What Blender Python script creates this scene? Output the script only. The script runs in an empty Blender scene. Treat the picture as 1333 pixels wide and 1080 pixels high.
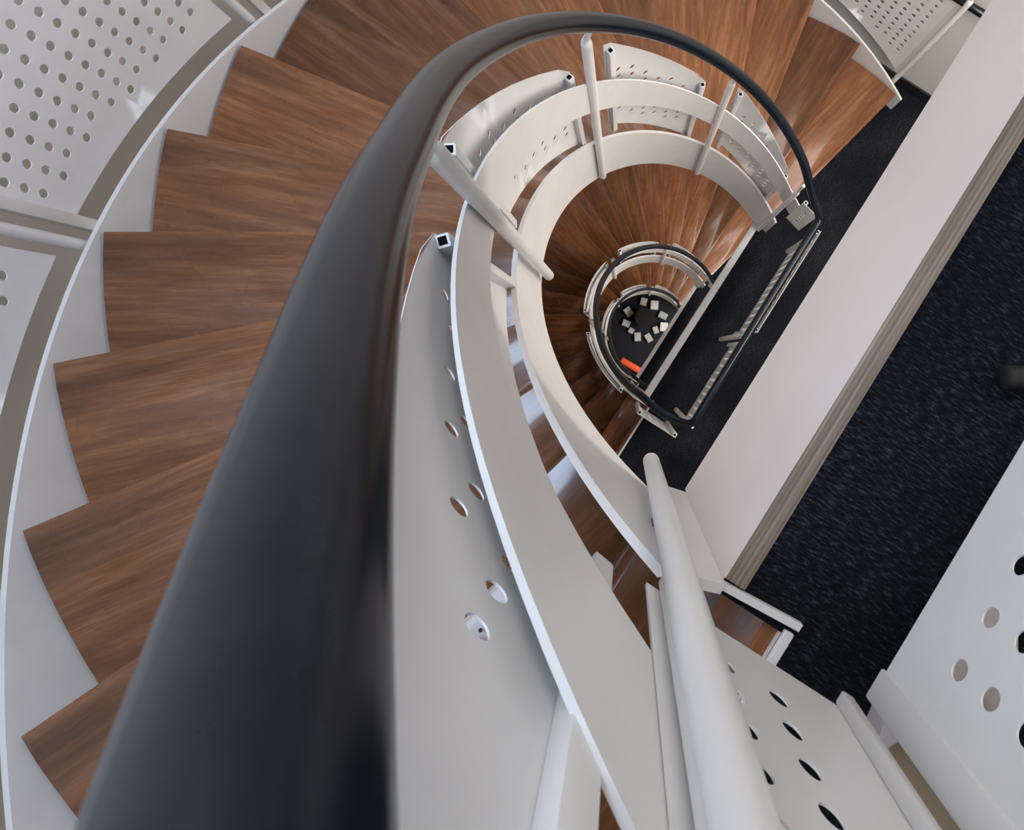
import bpy, bmesh, math, random
from mathutils import Vector, Matrix
random.seed(7)
S = bpy.context.scene
PI = math.pi
RISE = 0.165
H = 19 * RISE            # storey height
Z0 = 3 * H               # the ground floor lies at z = 0, the top landing at Z0

# ---------------------------------------------------------------- camera
cam_d = bpy.data.cameras.new('camera')
cam = bpy.data.objects.new('camera', cam_d)
S.collection.objects.link(cam)
S.camera = cam
PX, PY = 831.2303, 430.9490      # principal point in the 1333x1080 frame (the photograph is a crop)
cam.matrix_world = Matrix.Translation((0.531342, -0.164592, Z0 + 0.632142)) @ Matrix(((-0.5402792, -0.8399751, 0.0504002), (0.8411582, -0.5407705, 0.0044936), (0.0234804, 0.0448224, 0.998719))).to_4x4()
cam_d.sensor_width = 36.0
cam_d.lens = 750.0 * 36.0 / 1333.0
cam_d.shift_x = (666.5 - PX) / 1333.0
cam_d.shift_y = (PY - 540.0) / 1333.0
cam_d.clip_start = 0.01
cam_d.dof.use_dof = True
cam_d.dof.focus_distance = 1.6
cam_d.dof.aperture_fstop = 20.0

# ---------------------------------------------------------------- light
S.view_settings.view_transform = 'Standard'
S.view_settings.look = 'None'
S.view_settings.exposure = 0.0
S.view_settings.gamma = 1.0
S.view_settings.use_curve_mapping = False
W = bpy.data.worlds.new('world'); S.world = W; W.use_nodes = True
bg = W.node_tree.nodes['Background']
bg.inputs[0].default_value = (0.80, 0.88, 1.0, 1); bg.inputs[1].default_value = 0.4

def area(name, loc, target, sx, sy, power, color):
    l = bpy.data.lights.new(name, 'AREA'); l.shape = 'RECTANGLE'; l.size = sx; l.size_y = sy
    l.energy = power; l.color = color
    o = bpy.data.objects.new(name, l); S.collection.objects.link(o)
    o.location = loc
    o.rotation_euler = (Vector(target) - Vector(loc)).to_track_quat('-Z', 'Y').to_euler()
    return o
# ceiling panels over the top level; all other lamps are added fill
area('ceiling_panel_lamp', (-1.5, -0.8, Z0 + 2.55), (-1.5, -0.8, 0), 1.0, 1.2, 40, (1.0, 0.94, 0.89))
area('ceiling_panel_lamp', (0.9, 1.3, Z0 + 2.55), (0.9, 1.3, 0), 1.2, 0.6, 5, (1.0, 0.95, 0.90))
area('side_fill', (-0.75, -1.88, Z0 + 1.15), (0.25, 0.2, Z0 - 0.3), 1.5, 1.1, 7, (0.92, 0.95, 1.0))  # added fill from the curved side; the wall has no window
area('cool_fill', (0.55, -0.80, Z0 + 1.5), (1.10, -1.95, Z0 - 0.2), 0.7, 0.7, 38, (0.55, 0.73, 1.0))  # added cool light below the closed ceiling, brightens the left outer side only
area('side_fill', (-1.2, 2.5, Z0 + 1.3), (0.5, -1.6, Z0 - 0.7), 2.0, 1.3, 25, (1.0, 0.94, 0.88))  # added warm fill from the landing side; the far wall is solid
for k in (0, 1, 2):
    area('landing_fill', (-0.5, 1.15, Z0 - k * H - 0.45), (-0.5, 0.2, Z0 - k * H - 3), 1.4, 0.7, 82, (1.0, 0.92, 0.84))  # added under each slab to brighten the storey below
    area('flight_fill', (-1.75, 0.8, Z0 - k * H - 0.7), (0.2, -0.6, Z0 - k * H - 2.8), 1.4, 1.2, 40, (1.0, 0.92, 0.86))  # added to light the lower flights; no fixture hangs here

# ---------------------------------------------------------------- materials
def new_mat(name):
    m = bpy.data.materials.new(name); m.use_nodes = True
    nt = m.node_tree
    return m, nt, nt.nodes['Principled BSDF']
def nd(nt, t, **kw):
    n = nt.nodes.new(t)
    for k, v in kw.items(): setattr(n, k, v)
    return n
def ramp(nt, fac, stops):
    r = nd(nt, 'ShaderNodeValToRGB'); e = r.color_ramp.elements
    while len(e) < len(stops): e.new(0.5)
    for i, (p, c) in enumerate(stops): e[i].position = p; e[i].color = (*c, 1)
    nt.links.new(fac, r.inputs[0]); return r
def coords(nt, scale, rot=(0, 0, 0), loc=(0, 0, 0)):
    tc = nd(nt, 'ShaderNodeTexCoord'); mp = nd(nt, 'ShaderNodeMapping')
    mp.inputs['Scale'].default_value = scale; mp.inputs['Rotation'].default_value = rot; mp.inputs['Location'].default_value = loc
    nt.links.new(tc.outputs['Object'], mp.inputs[0]); return mp
def noise(nt, vec, scale, detail=4, rough=0.5):
    n = nd(nt, 'ShaderNodeTexNoise'); n.inputs['Scale'].default_value = scale
    n.inputs['Detail'].default_value = detail; n.inputs['Roughness'].default_value = rough
    nt.links.new(vec, n.inputs['Vector']); return n
def bump(nt, b, h, strength, dist):
    n = nd(nt, 'ShaderNodeBump'); n.inputs['Strength'].default_value = strength; n.inputs['Distance'].default_value = dist
    nt.links.new(h, n.inputs['Height']); nt.links.new(n.outputs[0], b.inputs['Normal'])

def wood_mat(name, dark, mid, light, rough=0.3):
    m, nt, b = new_mat(name)
    oi = nd(nt, 'ShaderNodeObjectInfo')
    sc = nd(nt, 'ShaderNodeVectorMath', operation='SCALE')
    cmb = nd(nt, 'ShaderNodeCombineXYZ')
    nt.links.new(oi.outputs['Random'], cmb.inputs[0]); nt.links.new(oi.outputs['Random'], cmb.inputs[1])
    nt.links.new(cmb.outputs[0], sc.inputs[0]); sc.inputs['Scale'].default_value = 37.0
    tc = nd(nt, 'ShaderNodeTexCoord')
    add = nd(nt, 'ShaderNodeVectorMath', operation='ADD')
    nt.links.new(tc.outputs['Object'], add.inputs[0]); nt.links.new(sc.outputs[0], add.inputs[1])
    mp = nd(nt, 'ShaderNodeMapping'); mp.inputs['Scale'].default_value = (1.6, 20, 20)
    nt.links.new(add.outputs[0], mp.inputs[0])
    n1 = noise(nt, mp.outputs[0], 1.7, 6, 0.62)
    mp2 = nd(nt, 'ShaderNodeMapping'); mp2.inputs['Scale'].default_value = (9, 190, 190)
    nt.links.new(add.outputs[0], mp2.inputs[0])
    n2 = noise(nt, mp2.outputs[0], 1.5, 3, 0.6)
    n3 = noise(nt, add.outputs[0], 5.0, 3, 0.5)
    mx = nd(nt, 'ShaderNodeMath', operation='MULTIPLY_ADD')
    nt.links.new(n2.outputs[0], mx.inputs[0]); mx.inputs[1].default_value = 0.5
    nt.links.new(n1.outputs[0], mx.inputs[2])
    r = ramp(nt, mx.outputs[0], [(0.46, dark), (0.74, mid), (1.0, light)])
    # each board has its own tone
    hsv = nd(nt, 'ShaderNodeHueSaturation')
    mr = nd(nt, 'ShaderNodeMapRange'); mr.inputs[3].default_value = 0.66; mr.inputs[4].default_value = 1.55
    nt.links.new(oi.outputs['Random'], mr.inputs[0]); nt.links.new(mr.outputs[0], hsv.inputs['Value'])
    nt.links.new(r.outputs[0], hsv.inputs['Color'])
    nt.links.new(hsv.outputs[0], b.inputs['Base Color'])
    rr = nd(nt, 'ShaderNodeMapRange'); rr.inputs[1].default_value = 0.3; rr.inputs[2].default_value = 0.7
    rr.inputs[3].default_value = rough - 0.06; rr.inputs[4].default_value = rough + 0.12
    nt.links.new(n3.outputs[0], rr.inputs[0]); nt.links.new(rr.outputs[0], b.inputs['Roughness'])
    bump(nt, b, n2.outputs[0], 0.05, 0.0006)
    b.inputs['Specular IOR Level'].default_value = 0.32
    b.inputs['Coat Weight'].default_value = 0.38; b.inputs['Coat Roughness'].default_value = 0.10
    return m

def paint_mat(name, col, rough=0.38, var=0.06, scale=9, bstr=0.05):
    m, nt, b = new_mat(name)
    mp = coords(nt, (1, 1, 1))
    n = noise(nt, mp.outputs[0], scale, 4, 0.6)
    d = tuple(c * (1 - var) for c in col); l = tuple(min(1, c * (1 + var)) for c in col)
    r = ramp(nt, n.outputs[0], [(0.3, d), (0.7, l)])
    nt.links.new(r.outputs[0], b.inputs['Base Color'])
    b.inputs['Roughness'].default_value = rough
    n2 = noise(nt, mp.outputs[0], 160, 2, 0.5)
    bump(nt, b, n2.outputs[0], bstr, 0.0006)
    return m

def carpet_mat(name, rib):
    m, nt, b = new_mat(name)
    mp = coords(nt, (230, 48, 48))
    n = noise(nt, mp.outputs[0], 1.6, 4, 0.65)
    mp2 = coords(nt, (1, 1, 1))
    n2 = noise(nt, mp2.outputs[0], 3.0, 3, 0.5)
    n4 = noise(nt, mp2.outputs[0], 420, 2, 0.6)
    mu = nd(nt, 'ShaderNodeMath', operation='MULTIPLY_ADD'); nt.links.new(n2.outputs[0], mu.inputs[0]); mu.inputs[1].default_value = 0.25
    nt.links.new(n.outputs[0], mu.inputs[2])
    r = ramp(nt, mu.outputs[0], [(0.54, (0.003, 0.0035, 0.005)), (0.65, (0.008, 0.009, 0.014)), (0.77, (0.036, 0.039, 0.048)), (0.90, (0.12, 0.125, 0.14))])
    nt.links.new(r.outputs[0], b.inputs['Base Color'])
    b.inputs['Roughness'].default_value = 0.95
    b.inputs['Specular IOR Level'].default_value = 0.15
    ad = nd(nt, 'ShaderNodeMath', operation='ADD'); nt.links.new(n.outputs[0], ad.inputs[0]); nt.links.new(n4.outputs[0], ad.inputs[1])
    bump(nt, b, ad.outputs[0], 0.8, rib)
    return m

def ply_mat(name):
    m, nt, b = new_mat(name)
    mp = coords(nt, (3, 130, 130))
    n = noise(nt, mp.outputs[0], 1.4, 3, 0.5)
    w = nd(nt, 'ShaderNodeTexWave', bands_direction='Y'); w.inputs['Scale'].default_value = 58.0; w.inputs['Distortion'].default_value = 0.8
    w.inputs['Detail'].default_value = 2.0
    mp2 = coords(nt, (0.4, 1, 1)); nt.links.new(mp2.outputs[0], w.inputs['Vector'])
    ad = nd(nt, 'ShaderNodeMath', operation='MULTIPLY_ADD'); nt.links.new(w.outputs[0], ad.inputs[0]); ad.inputs[1].default_value = 0.22; nt.links.new(n.outputs[0], ad.inputs[2])
    r = ramp(nt, ad.outputs[0], [(0.30, (0.10, 0.070, 0.052)), (0.65, (0.20, 0.155, 0.12)), (1.0, (0.36, 0.29, 0.24))])
    nt.links.new(r.outputs[0], b.inputs['Base Color']); b.inputs['Roughness'].default_value = 0.7
    bump(nt, b, ad.outputs[0], 0.3, 0.002)
    return m

def plain(name, col, rough=0.5, metal=0.0, spec=0.5, var=0.12, scale=30):
    m = paint_mat(name, col, rough, var, scale)
    b = m.node_tree.nodes['Principled BSDF']
    b.inputs['Metallic'].default_value = metal; b.inputs['Specular IOR Level'].default_value = spec
    return m

M_wood = wood_mat('tread_wood', (0.078, 0.027, 0.009), (0.140, 0.054, 0.021), (0.235, 0.107, 0.050), 0.24)
M_white = paint_mat('white_painted_steel', (0.67, 0.665, 0.66), 0.36, 0.04)
M_panel = paint_mat('white_panel_steel', (0.67, 0.67, 0.67), 0.33, 0.03)
M_trim = paint_mat('off_white_laminate', (0.76, 0.70, 0.68), 0.45, 0.03, 4)
M_wall = paint_mat('wall_paint', (0.80, 0.745, 0.68), 0.85, 0.04, 3)
M_wallw = paint_mat('wall_paint_pale', (0.60, 0.59, 0.57), 0.8, 0.03, 3)
M_ceil = paint_mat('ceiling_paint', (0.22, 0.22, 0.22), 0.9, 0.03, 3)
M_carpet = carpet_mat('carpet', 0.006)
M_ply = ply_mat('plywood_edge')
M_black = plain('black_plastic', (0.012, 0.012, 0.013), 0.5)
M_dark = plain('dark_rubber', (0.02, 0.02, 0.022), 0.55)
M_rail = plain('handrail_coating', (0.006, 0.009, 0.014), 0.20, 0.0, 0.26, 0.25, 60)
M_hollow_shade = plain('hollow_shade_black', (0.003, 0.003, 0.003), 0.9, 0, 0.1)
M_cloth = plain('beige_trouser_cloth', (0.42, 0.31, 0.20), 0.9, 0, 0.2, 0.10, 18)
M_shoe = plain('white_leather', (0.62, 0.57, 0.56), 0.5, 0, 0.4, 0.06, 30)
M_sole = plain('shoe_sole', (0.5, 0.46, 0.44), 0.7)
M_orange = plain('orange_fabric', (0.85, 0.10, 0.02), 0.6)
M_ground = plain('dark_ground_floor', (0.006, 0.007, 0.012), 0.6, 0, 0.2, 0.3, 2)
M_paper = plain('pale_grey_board', (0.42, 0.42, 0.44), 0.6)
M_tabletop = plain('black_tabletop', (0.003, 0.003, 0.004), 0.5, 0, 0.2)
M_green = plain('pale_green_board', (0.30, 0.38, 0.37), 0.5)

# ---------------------------------------------------------------- helpers
COL = S.collection
def link(name, me, parent=None, loc=(0, 0, 0), rotz=0.0):
    o = bpy.data.objects.new(name, me); COL.objects.link(o)
    o.location = loc; o.rotation_euler = (0, 0, rotz)
    if parent is not None: o.parent = parent
    return o
def finish(bm, name, mats, smooth=None, merge=1e-5):
    if merge: bmesh.ops.remove_doubles(bm, verts=bm.verts, dist=merge)
    bmesh.ops.recalc_face_normals(bm, faces=bm.faces)
    me = bpy.data.meshes.new(name); bm.to_mesh(me); bm.free()
    for m in (mats if isinstance(mats, (list, tuple)) else [mats]): me.materials.append(m)
    if smooth is not None:
        me.shade_smooth(); me.set_sharp_from_angle(angle=math.radians(smooth))
    return me
def thing(name, label, cat, loc=(0, 0, 0), rotz=0, group=None):
    o = bpy.data.objects.new(name, None); COL.objects.link(o)
    o.location = loc; o.rotation_euler = (0, 0, rotz); o.empty_display_size = 0.1
    o['label'] = label; o['category'] = cat
    if group: o['group'] = group
    return o
def struct(name, me, label=None, cat='structure', loc=(0, 0, 0)):
    o = link(name, me, None, loc); o['kind'] = 'structure'
    if label: o['label'] = label
    o['category'] = cat
    return o
def box(bm, a, b, mat=0, bev=0):
    (x0, y0, z0), (x1, y1, z1) = a, b
    vs = [bm.verts.new(p) for p in ((x0,y0,z0),(x1,y0,z0),(x1,y1,z0),(x0,y1,z0),(x0,y0,z1),(x1,y0,z1),(x1,y1,z1),(x0,y1,z1))]
    fs = [bm.faces.new([vs[i] for i in f]) for f in ((0,3,2,1),(4,5,6,7),(0,1,5,4),(1,2,6,5),(2,3,7,6),(3,0,4,7))]
    for f in fs: f.material_index = mat
    if bev:
        es = set(e for f in fs for e in f.edges)
        bmesh.ops.bevel(bm, geom=list(es), offset=bev, segments=2, affect='EDGES', profile=0.5)
    return fs
def prism(bm, poly, z0, z1, mat_top=0, mat_side=0, mat_bot=0):
    lo = [bm.verts.new((x, y, z0)) for x, y in poly]; hi = [bm.verts.new((x, y, z1)) for x, y in poly]
    n = len(poly)
    f = bm.faces.new(hi); f.material_index = mat_top
    f = bm.faces.new(lo[::-1]); f.material_index = mat_bot
    for i in range(n):
        f = bm.faces.new((lo[i], lo[(i+1) % n], hi[(i+1) % n], hi[i])); f.material_index = mat_side
def tube(bm, pts, r, n=12, caps=True, mat=0):
    pts = [Vector(p) for p in pts]
    rs = r if isinstance(r, (list, tuple)) else [r] * len(pts)
    rings = []; up = None
    for i, p in enumerate(pts):
        t = (pts[min(i+1, len(pts)-1)] - pts[max(i-1, 0)]).normalized()
        if up is None:
            up = Vector((0, 0, 1)) if abs(t.z) < 0.9 else Vector((1, 0, 0))
        x = up - t * up.dot(t); x.normalize(); y = t.cross(x); up = x
        rings.append([bm.verts.new(p + rs[i] * (math.cos(2*PI*k/n) * x + math.sin(2*PI*k/n) * y)) for k in range(n)])
    for a, b in zip(rings, rings[1:]):
        for k in range(n):
            f = bm.faces.new((a[k], a[(k+1) % n], b[(k+1) % n], b[k])); f.material_index = mat
    if caps:
        f = bm.faces.new(rings[0][::-1]); f.material_index = mat
        f = bm.faces.new(rings[-1]); f.material_index = mat
# polar position: angle a in degrees, clockwise seen from above, 0 at the top of a flight
def pol(R, a, z=0.0, c=(0, 0)):
    t = -math.radians(a); return Vector((c[0] + R * math.cos(t), c[1] + R * math.sin(t), z))
IC = (0.01048, 0.01620)
def nose(a): return -RISE * (1 + (a - 0.7) / 11.28)
def ribbon(bm, path, th):
    """path: list of (x, y, nx, ny, zbottom, ztop); a vertical plate of thickness th on the side of the normal"""
    rows = []
    for x, y, nx, ny, zb, zt in path:
        rows.append([bm.verts.new((x, y, zb)), bm.verts.new((x, y, zt)), bm.verts.new((x + nx*th, y + ny*th, zt)), bm.verts.new((x + nx*th, y + ny*th, zb))])
    for a, b in zip(rows, rows[1:]):
        for k in range(4):
            bm.faces.new((a[k], a[(k+1) % 4], b[(k+1) % 4], b[k]))
    bm.faces.new(rows[0][::-1]); bm.faces.new(rows[-1])

def panel_mesh(fn, s0, s1, zb, zt, ps, pz, rh, mb, mt, th, side=0.03, smooth=35, first=None):
    """perforated sheet: fn(s) -> (x, y, nx, ny); zb(s), zt(s) its lower and upper edge; real round holes on a square grid"""
    bm = bmesh.new()
    n = max(1, int((s1 - s0 - 2*side) / ps)); a0 = s0 + (s1 - s0 - n*ps) / 2
    if first is not None: a0 = first - ps/2; n = int((s1 - side - a0) / ps)
    def P(s, z, off):
        x, y, nx, ny = fn(s); return bm.verts.new((x + nx*off, y + ny*off, z))
    def quadstrip(sa, sb, z0a, z0b, z1a, z1b):
        for off, rev in ((0, 0), (th, 1)):
            v = [P(sa, z0a, off), P(sb, z0b, off), P(sb, z1b, off), P(sa, z1a, off)]
            bm.faces.new(v[::-1] if rev else v)
    cols = [(s0, a0)] if a0 - s0 > 1e-4 else []
    holes = []
    for i in range(n): holes.append((a0 + i*ps, a0 + (i+1)*ps))
    for a, b in cols + [(a0 + n*ps, s1)]:
        if b - a > 1e-4: quadstrip(a, b, zb(a), zb(b), zt(a), zt(b))
    for a, b in holes:
        lo = max(zb(a), zb(b)) + mb; hi = min(zt(a), zt(b)) - mt
        j0 = math.ceil(lo / pz); j1 = math.floor(hi / pz)
        if j1 <= j0:
            quadstrip(a, b, zb(a), zb(b), zt(a), zt(b)); continue
        quadstrip(a, b, zb(a), zb(b), j0*pz, j0*pz)
        quadstrip(a, b, j1*pz, j1*pz, zt(a), zt(b))
        for j in range(j0, j1):
            sc, zc = (a+b)/2, (j+0.5)*pz
            sq = []; ci = []
            for k in range(16):
                t = 2*PI*k/16
                c, s_ = math.cos(t), math.sin(t); m = max(abs(c), abs(s_))
                sq.append((sc + c/m*ps/2, zc + s_/m*pz/2)); ci.append((sc + c*rh, zc + s_*rh))
            L = []
            for off in (0, th):
                L.append(([P(s, z, off) for s, z in sq], [P(s, z, off) for s, z in ci]))
            for k in range(16):
                k2 = (k+1) % 16
                bm.faces.new((L[0][0][k], L[0][0][k2], L[0][1][k2], L[0][1][k]))
                bm.faces.new((L[1][0][k2], L[1][0][k], L[1][1][k], L[1][1][k2]))
                bm.faces.new((L[0][1][k], L[0][1][k2], L[1][1][k2], L[1][1][k]))
    # rim along the edges
    N = max(8, n*2)
    ss = [s0 + (s1-s0)*i/N for i in range(N+1)]
    for z in (zb, zt):
        for a, b in zip(ss, ss[1:]): bm.faces.new((P(a, z(a), 0), P(b, z(b), 0), P(b, z(b), th), P(a, z(a), th)))
    for s in (s0, s1): bm.faces.new((P(s, zb(s), 0), P(s, zt(s), 0), P(s, zt(s), th), P(s, zb(s), th)))
    bmesh.ops.remove_doubles(bm, verts=bm.verts, dist=2e-5)
    me = bpy.data.meshes.new('perforated_panel'); bm.to_mesh(me); bm.free()
    me.materials.append(M_panel)
    me.shade_smooth(); me.set_sharp_from_angle(angle=math.radians(smooth))
    return me

def sq_tube_mesh(w, z0, z1):
    """square steel tube, closed on top by a black plate painted as its shaded hollow"""
    bm = bmesh.new(); h = w/2
    box(bm, (-h, -h, z0), (h, h, z1), 0, 0.0018)
    g = h*0.62
    box(bm, (-g, -g, z1 - 0.001), (g, g, z1 + 0.0007), 1)  # black plate, colour stands for the shade inside the tube
    return finish(bm, 'end_tube', [M_white, M_hollow_shade], 40)
def post_mesh(z0, z1, ztop, r=0.0148, lean=None):
    """round post with a domed cap and the thin pin that carries the handrail"""
    bm = bmesh.new()
    prof = [(r, z0), (r, z1 - 0.012), (r*0.93, z1 - 0.004), (r*0.7, z1 + 0.003), (0.0085, z1 + 0.006), (0.0085, z1 + 0.012)]
    rows = [[bm.verts.new((rr*math.cos(2*PI*k/20), rr*math.sin(2*PI*k/20), z)) for k in range(20)] for rr, z in prof]
    for a, b in zip(rows, rows[1:]):
        for k in range(20): bm.faces.new((a[k], a[(k+1) % 20], b[(k+1) % 20], b[k]))
    bm.faces.new(rows[0][::-1]); bm.faces.new(rows[-1])
    dx, dy = lean or (0, 0)
    tube(bm, [(0, 0, z1 + 0.008), (dx*0.35, dy*0.35, z1 + (ztop - z1)*0.5), (dx, dy, ztop - 0.01)], 0.008, 10)
    return finish(bm, 'post', M_white, 45)

CACHE = {}
def cached(key, fn):
    if key not in CACHE: CACHE[key] = fn()
    return CACHE[key]

# ---------------------------------------------------------------- the setting
UL, UR, NF = -2.01, 2.25, 2.75      # left wall, right wall, far wall of the landings
RW = 2.2
def floor_poly(top):
    E = 0.055 if top else 0.100
    p = [(0.69, E), (0.69, 0.138), (UR, 0.138), (UR, NF), (UL, NF), (UL, 0.36 if not top else 0.10)]
    if top: p += [(UL, E)]
    else:   p += [(-1.86, 0.36), (-0.70, 0.115), (-0.70, E)]
    return p
for L in range(3):
    bm = bmesh.new()
    prism(bm, floor_poly(L == 0), -0.40, 0.0, 0, 1, 1)
    me = finish(bm, 'floor', [M_carpet, M_trim])
    struct('floor', me, ['near black ribbed carpet landing at the right, level with the camera', 'dark blue carpeted landing one storey below',
                         'dark carpeted landing two storeys below, beyond the second handrail ring'][L], 'floor', (0, 0, Z0 - L*H))
bm = bmesh.new(); box(bm, (-3.2, -3.2, -0.15), (UR + 0.4, NF + 0.3, 0.0))
struct('floor', finish(bm, 'floor', M_ground), 'black ground floor at the bottom of the stairwell', 'floor')

# fascia: white laminated plywood sheet along the edge of the top landing
def fascia(L):
    bm = bmesh.new()
    top = L == 0
    x0 = UL if top else -0.70
    fs = box(bm, (x0, 0.054, -0.412) if top else (x0, 0.070, -0.07), (0.672, 0.0785, 0.006), 0)
    fs[1].material_index = 1
    me = finish(bm, 'trim', [M_trim, M_ply] if top else [M_trim, M_white])
    return me
for L in range(3):
    struct('trim_%d' % (L + 1), cached('fascia%d' % min(L, 1), lambda: fascia(L)),
           ['pale laminated plywood fascia with bare layered wood edge, beside the black carpet', 'white steel edge beam of the landing one storey down',
            'white steel edge beam of the landing two storeys down'][L], 'trim', (0, 0, Z0 - L*H))
for L in (1, 2):
    bm = bmesh.new(); box(bm, (-0.70, 0.0785, -0.02), (0.69, 0.112, 0.006), 0, 0.002)
    struct('trim_%d' % (L + 3), cached('strip', lambda: finish(bm, 'edge_strip', M_white)),
           ['white steel strip on the landing edge one storey down', 'white steel strip on the landing edge two storeys down'][L-1], 'trim', (0, 0, Z0 - L*H))
for L in range(3):   # white nosing bar where the flight leaves the landing
    def mk():
        bm = bmesh.new(); box(bm, (0.684, 0.1385, -0.009), (1.885, 0.1505, 0.004), 0, 0.002)
        return finish(bm, 'nosing_bar', M_white)
    struct('trim_%d' % (L + 6), cached('nosingbar', mk), ['white nosing bar between the black carpet and the first wooden tread',
           'white nosing bar of the landing one storey down', 'white nosing bar of the landing two storeys down'][L], 'trim', (0, 0, Z0 - L*H))

def curved_wall(name, a0, a1, z0, z1, mat):
    bm = bmesh.new(); n = 48
    path = []
    for i in range(n + 1):
        a = a0 + (a1 - a0)*i/n; p = pol(RW, a); q = pol(1, a)
        path.append((p.x, p.y, q.x, q.y, z0, z1))
    ribbon(bm, path, 0.12)
    return finish(bm, name, mat, 30)
struct('wall_round', curved_wall('wall_round', -3, 166, 0, Z0 + 2.6, M_wall), 'curved beige stairwell wall behind the outer balustrade', 'wall')
bm = bmesh.new(); box(bm, (UL - 0.15, -0.62, 0), (UL, NF, Z0 + 2.6))
struct('wall_left', finish(bm, 'wall_left', M_wallw), 'pale flat wall at the end of the landing, upper right of the photo', 'wall')
bm = bmesh.new(); box(bm, (UR, 0.10, 0), (UR + 0.15, NF, Z0 + 2.6))
struct('wall_right', finish(bm, 'wall_right', M_wallw), None, 'wall')
bm = bmesh.new(); box(bm, (UL, NF, 0), (UR, NF + 0.15, Z0 + 2.6))
struct('wall_back', finish(bm, 'wall_back', M_wallw), None, 'wall')
for L in (1, 2):
    bm = bmesh.new(); box(bm, (UL, -0.30, 0.0), (UL + 0.012, NF, 0.09), 0, 0.002)
    struct('baseboard_left', cached('bb', lambda: finish(bm, 'baseboard_left', M_black)), 'black baseboard along the pale end wall' if L == 1 else None, 'baseboard', (0, 0, Z0 - L*H))

# ---------------------------------------------------------------- flights of wooden stairs
ALPHA = {0: -6, 1: 0.7, 2: 12.6, 3: 22.8, 4: 34.3, 5: 45.8, 6: 57.0, 7: 68.0, 8: 79.4, 9: 90.9, 10: 102.2, 11: 113.5,
         12: 124.4, 13: 135.7, 14: 146.8, 15: 158.0, 16: 168.8, 17: 180.4, 18: 192.0}
RI, RO = 0.708, 1.876
def tread_mesh(k):
    bm = bmesh.new()
    if k == 1:
        poly = [(RI - 0.01, 0), (RO, 0), (RO, 0.13), (RO, 0.165), (RI - 0.01, 0.165)]
    else:
        d = math.radians(ALPHA[k] - ALPHA[k-1]) + 0.03
        n = 7
        poly = [(RO*math.cos(d*i/n), RO*math.sin(d*i/n)) for i in range(n+1)] + [(RI*math.cos(d*i/n), RI*math.sin(d*i/n)) for i in range(n, -1, -1)]
    prism(bm, poly, -0.036, 0.0)
    es = [e for e in bm.edges if all(abs(v.co.z) < 1e-6 for v in e.verts)]
    bmesh.ops.bevel(bm, geom=es, offset=0.003, segments=2, affect='EDGES', profile=0.5)
    return finish(bm, 'tread', M_wood, 50)
def riser_mesh(k):
    bm = bmesh.new()
    box(bm, (RI + 0.002, 0.022, -RISE), (RO - 0.004, 0.036, -0.036))
    return finish(bm, 'riser', M_wood)
def stringer_in():
    bm = bmesh.new(); path = []
    def zt(a): return -0.006 - 1.022*RISE*(a - 0.7)/11.28
    pts = [(0.672, 0.054, -0.41, 0.012)]
    path.append((0.676, 0.056, 1, 0, -0.41, 0.012))
    path.append((0.683, 0.03, 1, 0, -0.41, 0.018))
    path.append((0.690, 0.0, 1, 0, -0.405, 0.010))
    n = 96
    for i in range(n + 1):
        a = 1.5 + (193.0 - 1.5)*i/n; p = pol(0.695, a, 0, IC if 1.5 < a else IC); q = pol(1, a)
        path.append((p.x, p.y, q.x, q.y, max(zt(a) - 0.393, -H + 0.001 if a > 180 else -99), zt(a)))
    ribbon(bm, path, 0.012)
    # low cover strip beside the first tread, up to the nosing bar
    ribbon(bm, [(0.676, 0.056, 1, 0, -0.17, 0.008), (0.669, 0.150, 1, 0, -0.17, 0.008)], 0.0085)
    return finish(bm, 'inner_stringer', M_white, 40, 1e-4)
def stringer_out():
    bm = bmesh.new(); path = []
    path.append((1.885, 0.15, 1, 0, -0.36, 0.012)); path.append((1.885, 0.02, 1, 0, -0.40, -0.02))
    n = 96
    for i in range(n + 1):
        a = 1.5 + (193.5 - 1.5)*i/n; p = pol(1.886, a); q = pol(1, a)
        zt = nose(a) + 0.011 - 0.0001*a
        path.append((p.x, p.y, q.x, q.y, max(zt - 0.36, -H + 0.001 if a > 176 else -99), zt))
    ribbon(bm, path, 0.013)
    return finish(bm, 'outer_stringer', M_white, 40, 1e-4)
for L in range(3):
    t = thing('spiral_staircase', ['upper flight of red-brown wooden winder treads between white steel stringers',
        'middle flight of brown wooden treads seen below inside the large handrail curve',
        'lowest flight of orange-brown wooden treads seen through the small handrail ring'][L], 'staircase', (0, 0, Z0 - L*H), 0, None)
    for k in range(1, 19):
        link('tread', cached('tread%d' % k, lambda: tread_mesh(k)), t, (0, 0, -k*RISE), -math.radians(ALPHA[k]))
        link('riser', cached('riser', lambda: riser_mesh(k)), t, (0, 0, -k*RISE), -math.radians(ALPHA[k]))
    def mk():
        bm = bmesh.new(); box(bm, (RI - 0.03, 0.120, -RISE), (RO, 0.1380, -0.009)); return finish(bm, 'riser', M_wood)
    link('riser', cached('riser0', mk), t)
    link('inner_stringer', cached('si', stringer_in), t)
    link('outer_stringer', cached('so', stringer_out), t)

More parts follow.
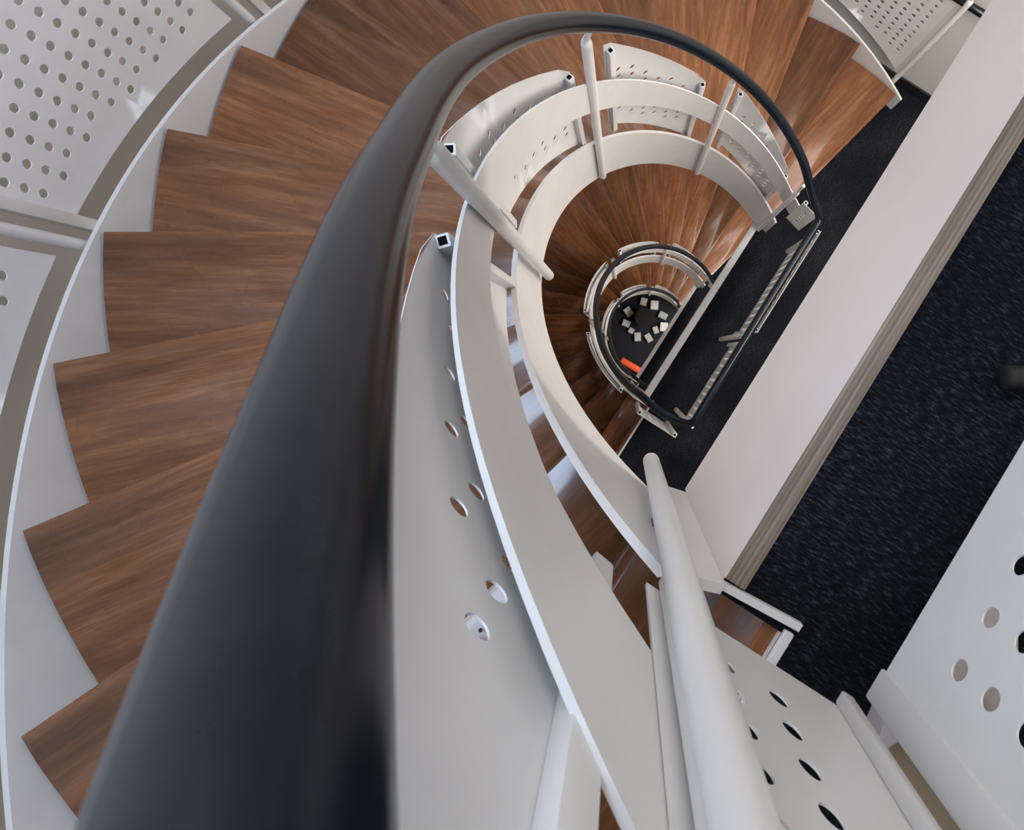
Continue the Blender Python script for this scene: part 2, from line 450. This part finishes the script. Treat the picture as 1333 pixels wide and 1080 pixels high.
# ---------------------------------------------------------------- inner balustrades
CA = [-14, 0, 12, 25, 40, 55, 75, 100, 130, 160, 196]
DR = [0.006, 0.0085, 0.0088, 0.0019, -0.0093, -0.0087, -0.0074, -0.0057, -0.0023, 0.0019, 0.0041]
DZ = [0.0053, 0.0021, -0.0026, -0.0104, -0.0, 0.0178, 0.0205, 0.0147, 0.011, 0.0118, 0.0102]
def interp(a, X, Y):
    if a <= X[0]: return Y[0]
    for i in range(len(X)-1):
        if a <= X[i+1]: return Y[i] + (Y[i+1]-Y[i])*(a-X[i])/(X[i+1]-X[i])
    return Y[-1]
def rail_pt(a):
    R = 0.63255 + interp(a, CA, DR); z = 0.79464 - 1.01273*RISE*(a - 0.7)/11.28 + interp(a, CA, DZ)
    return pol(R, a, z, IC)
ZL = 0.935                                   # landing rail above the landing
def smooth_path(pts, it=3):
    for _ in range(it):
        q = [pts[0]]
        for a, b in zip(pts, pts[1:]): q += [a*0.75 + b*0.25, a*0.25 + b*0.75]
        q.append(pts[-1]); pts = q
    return pts
def rail_mesh(top, last):
    nl = 0.29
    if top: pre = [Vector((-0.56, 0.15, ZL)), Vector((0.55, 0.15, ZL)), Vector((0.645, 0.15, ZL)), Vector((0.652, 0.09, 0.90))]
    else: pre = [Vector((-0.50, nl - 0.006, ZL)), Vector((0.56, nl, ZL)), Vector((0.635, nl + 0.005, ZL)), Vector((0.665, 0.20, ZL - 0.05)), Vector((0.665, 0.10, 0.85))]
    body = [rail_pt(a) for a in range(3, 186, 3)]
    if last: post = [pol(0.636, 190, -H + 0.80, IC)]
    else: post = [Vector((-0.612, 0.17, -H + ZL + 0.11)), Vector((-0.588, 0.255, -H + ZL + 0.03)), Vector((-0.568, 0.285, -H + ZL)), Vector((-0.50, nl - 0.006, -H + ZL))]
    pts = smooth_path(pre, 3) [:-1] + [rail_pt(1)] + body + post
    pts = smooth_path(pts, 2)
    # drop near-duplicate points
    out = [pts[0]]
    for p in pts[1:]:
        if (p - out[-1]).length > 0.004: out.append(p)
    bm = bmesh.new(); tube(bm, out, 0.0205, 28)
    return finish(bm, 'handrail', M_rail, 60)
def plate_mesh():
    bm = bmesh.new(); path = []; n = 90
    def zt(a): return 0.4736 - 1.0299*RISE*(a - 0.7)/11.28
    path.append((0.690, 0.10, 1, 0, zt(0.7) - 0.16, zt(0.7) + 0.03))
    for i in range(n + 1):
        a = 1.0 + (184.0 - 1.0)*i/n; p = pol(0.683, a, 0, IC); q = pol(1, a)
        path.append((p.x, p.y, q.x, q.y, zt(a) - 0.185, zt(a)))
    for n_, u_ in ((0.10, -0.683), (0.20, -0.660)):
        path.append((u_, n_, -1, 0, zt(184 + n_*50) - 0.185, zt(184 + n_*50)))
    ribbon(bm, path, 0.006)
    return finish(bm, 'mid_rail', M_white, 40, 1e-4)
RP = 0.715
def curved_panel(a0, a1, t0, t1, b0, b1, first=None):
    def fn(s):
        a = math.degrees(s/RP); p = pol(RP, a); q = pol(1, a); return p.x, p.y, q.x, q.y
    s0, s1 = math.radians(a0)*RP, math.radians(a1)*RP
    def zt(s):
        f = (s - s0)/(s1 - s0); e = min(s - s0, s1 - s)
        return nose(math.degrees(s/RP)) + t0 + (t1 - t0)*f - max(0, 0.022 - e)*0.9
    def zb(s):
        f = (s - s0)/(s1 - s0); return nose(math.degrees(s/RP)) + b0 + (b1 - b0)*f
    return panel_mesh(fn, s0, s1, zb, zt, 0.0555, 0.0475, 0.0092, 0.035, 0.048, 0.0016, 0.03, 35, first)
def flat_panel(p0, p1, z0, z1, first=None):
    p0, p1 = Vector(p0), Vector(p1); d = (p1 - p0); Ln = d.length; d /= Ln; nrm = (d.y, -d.x)
    def fn(s): return p0.x + d.x*s, p0.y + d.y*s, nrm[0], nrm[1]
    return panel_mesh(fn, 0, Ln, lambda s: z0, lambda s: z1, 0.048, 0.0385, 0.0088, 0.03, 0.05, 0.0018, 0.02, 35, first)
PANELS = [(5.6, 42.2, 0.80, 0.625, 0.36, 0.10), (53.6, 93.4, 0.715, 0.625, 0.20, 0.09), (104.3, 138.2, 0.735, 0.645, 0.165, 0.075), (149.3, 183.7, 0.745, 0.56, 0.17, 0.03)]
for L in range(3):
    top = L == 0
    t = thing('balustrade', ['nearest black tubular handrail on white posts with perforated panels, sweeping from bottom to top right',
        'second black handrail loop with white perforated panels, one storey down around the stairwell',
        'smallest black handrail ring at the bottom of the stairwell'][L], 'railing', (0, 0, Z0 - L*H))
    hr = link('handrail', rail_mesh(top, L == 2), t); hr['label'] = 'black tubular handrail'
    link('mid_rail', cached('plate', plate_mesh), t)
    for i, (a0, a1, t0, t1, b0, b1) in enumerate(PANELS):
        pn = link('perforated_panel', cached('pan%d' % i, lambda: curved_panel(a0, a1, t0, t1, b0, b1, (0.154, 0.763, 1.354, None)[i])), t)
        for j, (a, tt, bb) in enumerate(((a0 + 1.3, t0, b0), (a1 - 1.3, t1, b1))):
            p = pol(RP - 0.0105, a)
            def mk(): return sq_tube_mesh(0.020, nose(a) + bb - (0.035 if (i, j) != (0, 0) else -0.01), nose(a) + tt - 0.03)
            link('end_tube', cached('et%d%d' % (i, j), mk), pn, (p.x, p.y, 0), -math.radians(a))
    for i, (a, R) in enumerate(((2.0, 0.664), (47.3, 0.663), (95.5, 0.663), (144.9, 0.663), (190.5, 0.668))):
        z1 = nose(a) + 0.81
        rp = rail_pt(a)
        z0 = nose(a) - 0.235
        if i == 4:
            if L == 2: continue
            z0 = -H; rz = -H + ZL + 0.05
            p = pol(R, a)
            link('post', cached('postE', lambda: post_mesh(z0, rz - 0.12, rz)), t, (p.x, p.y, 0)); continue
        p = pol(R, a)
        link('post', cached('post%d' % i, lambda: post_mesh(z0, z1, rp.z, lean=(rp.x - p.x, rp.y - p.y))), t, (p.x, p.y, 0))
    # the straight run along the landing
    if top:
        runs = [((0.69, -0.034), (0.69, 0.166), 0.108, 0.66, 0.018, 0.036), ((0.650, 0.190), (0.05, 0.190), 0.100, 0.66, 0.054, None), ((0.0, 0.190), (-0.60, 0.190), 0.100, 0.66, 0.05, None)]
        tubes = [(0.680, 0.152), (0.640, 0.181)]
        posts = [(0.025, 0.175), (-0.62, 0.16)]
    else:
        runs = [((0.742, 0.045), (0.742, 0.285), 0.15, 0.75, None, None), ((0.655, 0.332), (0.125, 0.332), 0.32, 0.76, None, None), ((0.065, 0.332), (-0.555, 0.332), 0.30, 0.86, None, None), ((-0.640, 0.180), (-0.615, 0.280), 0.52, 0.84, None, None)]
        posts = [(0.095, 0.300), (0.640, 0.300)]
    for i, (p0, p1, z0, z1, first, _) in enumerate(runs):
        key = 'run%d%d' % (top, i)
        pn = link('perforated_panel', cached(key, lambda: flat_panel(p0, p1, z0, z1, first)), t)
        d = (Vector(p1) - Vector(p0)).normalized(); nn = Vector((-d.y, d.x))
        for q, sgn in ((Vector(p0), 1), (Vector(p1), -1)):
            w = (0.013 if i == 0 else 0.030 if (i, sgn) == (1, 1) else 0.020) if top else 0.020
            c = q + d*sgn*0.0105 + nn*0.0105
            if top and i == 0 and sgn == -1: c = q - d*sgn*0.002 + nn*0.0065
            if top and i == 1 and sgn == 1: c = q - d*sgn*0.008 - nn*0.012
            link('end_tube', cached(key + 't%.3f' % w, lambda: sq_tube_mesh(w, z0 - 0.004, z1 - 0.008)), pn, (c.x, c.y, 0), math.atan2(d.y, d.x))
    for i, (x, y) in enumerate(posts):
        link('post', cached('lpost', lambda: post_mesh(0.0, ZL - 0.14, ZL)), t, (x, y, 0))

# ---------------------------------------------------------------- outer balustrades
RQ = 1.932
def outer_panel(a0, a1):
    def fn(s):
        a = math.degrees(s/RQ); p = pol(RQ, a); q = pol(1, a); return p.x, p.y, q.x, q.y
    s0, s1 = math.radians(a0)*RQ, math.radians(a1)*RQ
    zt = lambda s: nose(math.degrees(s/RQ)) + 0.80
    zb = lambda s: nose(math.degrees(s/RQ)) + 0.036
    return panel_mesh(fn, s0, s1, zb, zt, 0.0615, 0.0475, 0.0122, 0.035, 0.05, 0.003)
OP = [2.2 + 26.8*i for i in range(8)]
for L in range(2):
    t = thing('outer_balustrade', ['white perforated outer balustrade of the upper flight against the curved wall', 'white perforated outer balustrade of the middle flight'][L], 'railing', (0, 0, Z0 - L*H))
    for i, a in enumerate(OP):
        p = pol(1.925, a)
        link('post', cached('op%d' % i, lambda: post_mesh(nose(a) - 0.30, nose(a) + 0.80, nose(a) + 0.93, 0.017)), t, (p.x, p.y, 0))
        if i < 7:
            pn = link('perforated_panel', cached('opn%d' % i, lambda: outer_panel(a + 1.3, a + 25.6)), t)
            aa = a + 1.75; q = pol(RQ - 0.0165, aa)
            link('end_tube', cached('opt%d' % i, lambda: sq_tube_mesh(0.032, nose(aa) - 0.03, nose(aa) + 0.76)), pn, (q.x, q.y, 0), -math.radians(aa))
    def mk():
        bm = bmesh.new()
        pts = [pol(1.925, a, nose(a) + 0.95) for a in range(2, 188, 3)] + [Vector((-1.90, 0.25, -H + 0.97)), Vector((-1.92, 0.42, -H + 0.95)), Vector((-1.93, 1.4, -H + 0.95))]
        tube(bm, pts, 0.0205, 16); return finish(bm, 'handrail', M_rail, 60)
    link('handrail', cached('orail', mk), t)['label'] = 'black tubular handrail'


# ceiling over the top landing and the stairwell
bm = bmesh.new(); box(bm, (UL - 0.3, -2.5, Z0 + 2.6), (UR + 0.3, NF + 0.15, Z0 + 2.75))
struct('ceiling', finish(bm, 'ceiling', M_ceil), None, 'ceiling')

# ---------------------------------------------------------------- things at the bottom of the stairwell
def gz(u, n): return Vector((u, n, 0))
t = thing('round_table', 'round black table on the ground floor at the bottom of the stairwell', 'table', (-0.21, -0.24, 0))
bm = bmesh.new(); prism(bm, [(0.165*math.cos(2*PI*k/32), 0.165*math.sin(2*PI*k/32)) for k in range(32)], 0.30, 0.325)
link('tabletop', finish(bm, 'tabletop', M_tabletop), t)
bm = bmesh.new(); tube(bm, [(0, 0, 0.02), (0, 0, 0.30)], 0.035, 14); link('table_leg', finish(bm, 'table_leg', M_dark, 50), t)
bm = bmesh.new(); prism(bm, [(0.12*math.cos(2*PI*k/24), 0.12*math.sin(2*PI*k/24)) for k in range(24)], 0, 0.02); link('base', finish(bm, 'base', M_dark), t)
# small pale boxes set in a ring round the table
def box_mesh(w, d, h, mat, key):
    def mk():
        bm = bmesh.new(); box(bm, (-w/2, -d/2, 0), (w/2, d/2, h), 0, 0.004)
        g = 0.012
        box(bm, (-w/2 + g, -d/2 + g, h - 0.001), (w/2 - g, d/2 - g, h + 0.003), 0)
        return finish(bm, 'box', mat)
    return cached(key, mk)
RING = [(-0.45, -0.41, 0.13, 0.11, 0.3), (-0.43, 0.0, 0.11, 0.15, 0.1), (0.03, 0.0, 0.15, 0.10, 1.1), (0.12, -0.17, 0.15, 0.11, 0.6),
        (0.03, -0.46, 0.11, 0.13, 0.2), (-0.16, -0.54, 0.12, 0.15, -0.4), (-0.15, 0.03, 0.12, 0.09, 0.9), (0.09, -0.32, 0.09, 0.09, 0.0)]
RLAB = ['grey box at the upper left of the ring round the black table', '', 'grey box at the bottom right of the ring, nearest the orange seat', 'grey box at the bottom of the ring round the black table',
        'grey box at the left of the ring, lower one of two', 'grey box at the left of the ring, upper one of two', 'grey box at the right of the ring, close to the black table', 'smallest grey box in the ring, at its lower left']
for i, (x, y, w, d, rz) in enumerate(RING):
    o = link('box', box_mesh(w, d, 0.10, M_green if i == 1 else M_paper, 'bx%d' % i), None, (x, y, 0), rz)
    o['category'] = 'box'; o['group'] = 'boxes round the black table'
    o['label'] = 'pale green box on the ground floor beside the black round table' if i == 1 else RLAB[i]
for nm, x, y, lab in (('box', -0.50, -0.22, 'white box at the top of the ring round the black table'), ('box', -0.27, 0.12, 'white box at the lower right of the ring, nearest the white edge beam')):
    o = link(nm, box_mesh(0.15, 0.13, 0.13, M_panel, 'bw'), None, (x, y, 0), 0.5); o['category'] = 'box'; o['label'] = lab; o['group'] = 'boxes round the black table'
bm = bmesh.new(); box(bm, (-0.055, -0.20, 0.03), (0.055, 0.20, 0.16), 0, 0.025)
t = thing('bench', 'long bright orange seat on the ground floor, at the foot of the lowest ring', 'bench', (0.60, 0.0, 0), 0.04)
link('seat', finish(bm, 'seat', M_orange, 50), t)
bm = bmesh.new(); box(bm, (-0.045, -0.18, 0), (0.045, 0.18, 0.03)); link('base', finish(bm, 'base', M_dark), t)

# ---------------------------------------------------------------- pole on the carpet of the top landing
t = thing('pole', 'black rubber-tipped pole lying on the dark carpet, at the right edge of the photo', 'pole', (0.325, 0.197, Z0))
bm = bmesh.new()
d = Vector((-0.50, 0.86, 0.02)).normalized()
tube(bm, [Vector((0, 0, 0.016)) + d*a for a in (0.022, 0.10, 0.45)], 0.009, 16)
link('shaft', finish(bm, 'shaft', M_dark, 50), t)
bm = bmesh.new()
tube(bm, [Vector((0, 0, 0.016)) + d*a for a in (-0.008, -0.005, 0.016, 0.020, 0.024)], [0.009, 0.0135, 0.0135, 0.010, 0.0095], 18)
link('rubber_tip', finish(bm, 'rubber_tip', M_black, 40), t)

# ---------------------------------------------------------------- the photographer, standing astride the top step
def skin(name, verts, edges, mat, parent, lev=2, root=0):
    me = bpy.data.meshes.new(name); me.from_pydata([v[:3] for v in verts], edges, [])
    o = link(name, me, parent)
    m = o.modifiers.new('skin', 'SKIN'); m.use_smooth_shade = True
    for i, v in enumerate(verts):
        r = v[3]; me.skin_vertices[0].data[i].radius = r if isinstance(r, tuple) else (r, r)
        me.skin_vertices[0].data[i].use_root = (i == root)
    sub = o.modifiers.new('sub', 'SUBSURF'); sub.levels = lev; sub.render_levels = lev
    me.materials.append(mat)
    return o
person = thing('person', 'person in beige trousers and white sneakers standing behind the corner of the railing', 'person', (0.78, 0.20, Z0))
def W_(x, y, z, r): return (x - 0.78, y - 0.20, z, r)
M_jacket = plain('dark_jacket_cloth', (0.02, 0.022, 0.028), 0.9, 0, 0.2)
M_skin = plain('skin', (0.45, 0.27, 0.19), 0.6, 0, 0.3, 0.04)
M_hair = plain('dark_hair', (0.03, 0.02, 0.015), 0.7)
tv = [W_(0.96, 0.24, 0.84, 0.15), W_(0.86, 0.33, 0.74, 0.105), W_(0.765, 0.330, 0.42, 0.10), W_(0.735, 0.315, 0.20, 0.105), W_(0.725, 0.310, 0.045, 0.125),
      W_(1.07, 0.12, 0.70, 0.105), W_(1.10, 0.00, 0.24, 0.080), W_(1.10, -0.06, -0.10, 0.070), W_(1.10, -0.08, -0.245, 0.074), W_(0.95, 0.22, 0.95, 0.14)]
skin('trousers', tv, [(0,1),(1,2),(2,3),(3,4),(0,5),(5,6),(6,7),(7,8),(0,9)], M_cloth, person)
jv = [W_(0.95, 0.22, 0.92, 0.15), W_(0.93, 0.19, 1.08, 0.155), W_(0.90, 0.14, 1.26, 0.165), W_(0.88, 0.11, 1.36, 0.09),
      W_(0.75, 0.26, 1.32, 0.065), W_(0.64, 0.20, 1.10, 0.05), W_(0.60, 0.02, 0.92, 0.04), W_(1.01, -0.04, 1.32, 0.065), W_(0.92, -0.20, 1.10, 0.05), W_(0.70, -0.22, 0.94, 0.04)]
skin('jacket', jv, [(0,1),(1,2),(2,3),(3,4),(4,5),(5,6),(3,7),(7,8),(8,9)], M_jacket, person)
hv = [W_(0.88, 0.11, 1.34, 0.06), W_(0.865, 0.095, 1.45, 0.055), W_(0.84, 0.07, 1.53, 0.085), W_(0.82, 0.05, 1.60, 0.095), W_(0.815, 0.045, 1.67, 0.07), W_(0.765, 0.02, 1.545, 0.018), W_(0.84, 0.155, 1.57, 0.015), W_(0.90, -0.01, 1.57, 0.015)]
skin('head', hv, [(0,1),(1,2),(2,3),(3,4),(2,5),(3,6),(3,7)], M_skin, person)
skin('hair', [W_(0.85, 0.075, 1.62, 0.10), W_(0.845, 0.075, 1.68, 0.085)], [(0,1)], M_hair, person)
def hand(cx, cy, cz, sx):
    v = [W_(cx, cy, cz, 0.026), W_(cx - 0.03, cy - 0.03*sx, cz - 0.05, 0.030)]; e = [(0, 1)]
    for k, ln in enumerate((0.035, 0.042, 0.045, 0.040)):
        b = W_(cx - 0.03 + 0.016*(k-1.5), cy - 0.03*sx - 0.012*sx, cz - 0.085, 0.009); c = W_(cx - 0.02 + 0.016*(k-1.5), cy - 0.04*sx, cz - 0.085 - ln*0.6, 0.008)
        v += [b, c]; e += [(1, len(v)-2), (len(v)-2, len(v)-1)]
    v += [W_(cx + 0.01, cy - 0.03*sx, cz - 0.05, 0.010), W_(cx + 0.02, cy - 0.045*sx, cz - 0.075, 0.009)]; e += [(1, len(v)-2), (len(v)-2, len(v)-1)]
    skin('hand', v, e, M_skin, person, 1)
hand(0.595, 0.00, 0.905, 1); hand(0.68, -0.225, 0.925, -1)
def sneaker(x, y, z, rz):
    """low leather sneaker, toe along local +x"""
    def outline(s):
        pts = []
        for k in range(28):
            t = 2*PI*k/28; c, q = math.cos(t), math.sin(t)
            w = 0.043 + 0.006*c - (0.004 if c < 0 else 0)
            pts.append((0.14*math.copysign(abs(c)**0.85, c)*s, w*math.copysign(abs(q)**0.8, q)*s))
        return pts
    bm = bmesh.new(); prism(bm, outline(1.04), 0, 0.028)
    so = finish(bm, 'sole', M_sole, 40)
    bm = bmesh.new(); rows = []
    for h, s_, dx in ((0.026, 1.0, 0), (0.045, 0.99, -0.001), (0.062, 0.93, -0.006), (0.078, 0.78, -0.028), (0.090, 0.60, -0.055), (0.100, 0.46, -0.075)):
        rows.append([bm.verts.new((px*s_ + dx, py*(s_*0.6 + 0.4), h - max(0, px)*0.16*(h - 0.026)/0.05)) for px, py in outline(1)])
    for a, b in zip(rows, rows[1:]):
        for k in range(28): bm.faces.new((a[k], a[(k+1) % 28], b[(k+1) % 28], b[k]))
    bm.faces.new(rows[-1])
    for i in range(5):     # eyelets
        for q in (-1, 1):
            px = 0.050 - i*0.022; c = Vector((px, q*0.020, 0.072 + i*0.0062))
            f = bmesh.ops.create_uvsphere(bm, u_segments=8, v_segments=6, radius=0.0032, matrix=Matrix.Translation(c))
            for vv in f['verts']:
                for ff in vv.link_faces: ff.material_index = 1
    sh = finish(bm, 'sneaker', [M_shoe, M_black], 60)
    o = link('sneaker', sh, person, (x - 0.78, y - 0.20, z), rz); o['label'] = 'white leather sneaker'
    link('sole', so, o)
    bm = bmesh.new()
    for i in range(5):
        px = 0.050 - i*0.022; zz = 0.0765 + i*0.0062
        tube(bm, [(px, -0.020, zz), (px - 0.004, 0, zz + 0.006), (px - 0.010, 0.020, zz + 0.004)], 0.0032, 8)
    link('lace', finish(bm, 'lace', M_panel, 60), o)
sneaker(0.675, 0.302, 0.0, math.radians(180))
sneaker(1.045, -0.110, -2*RISE, math.radians(175))
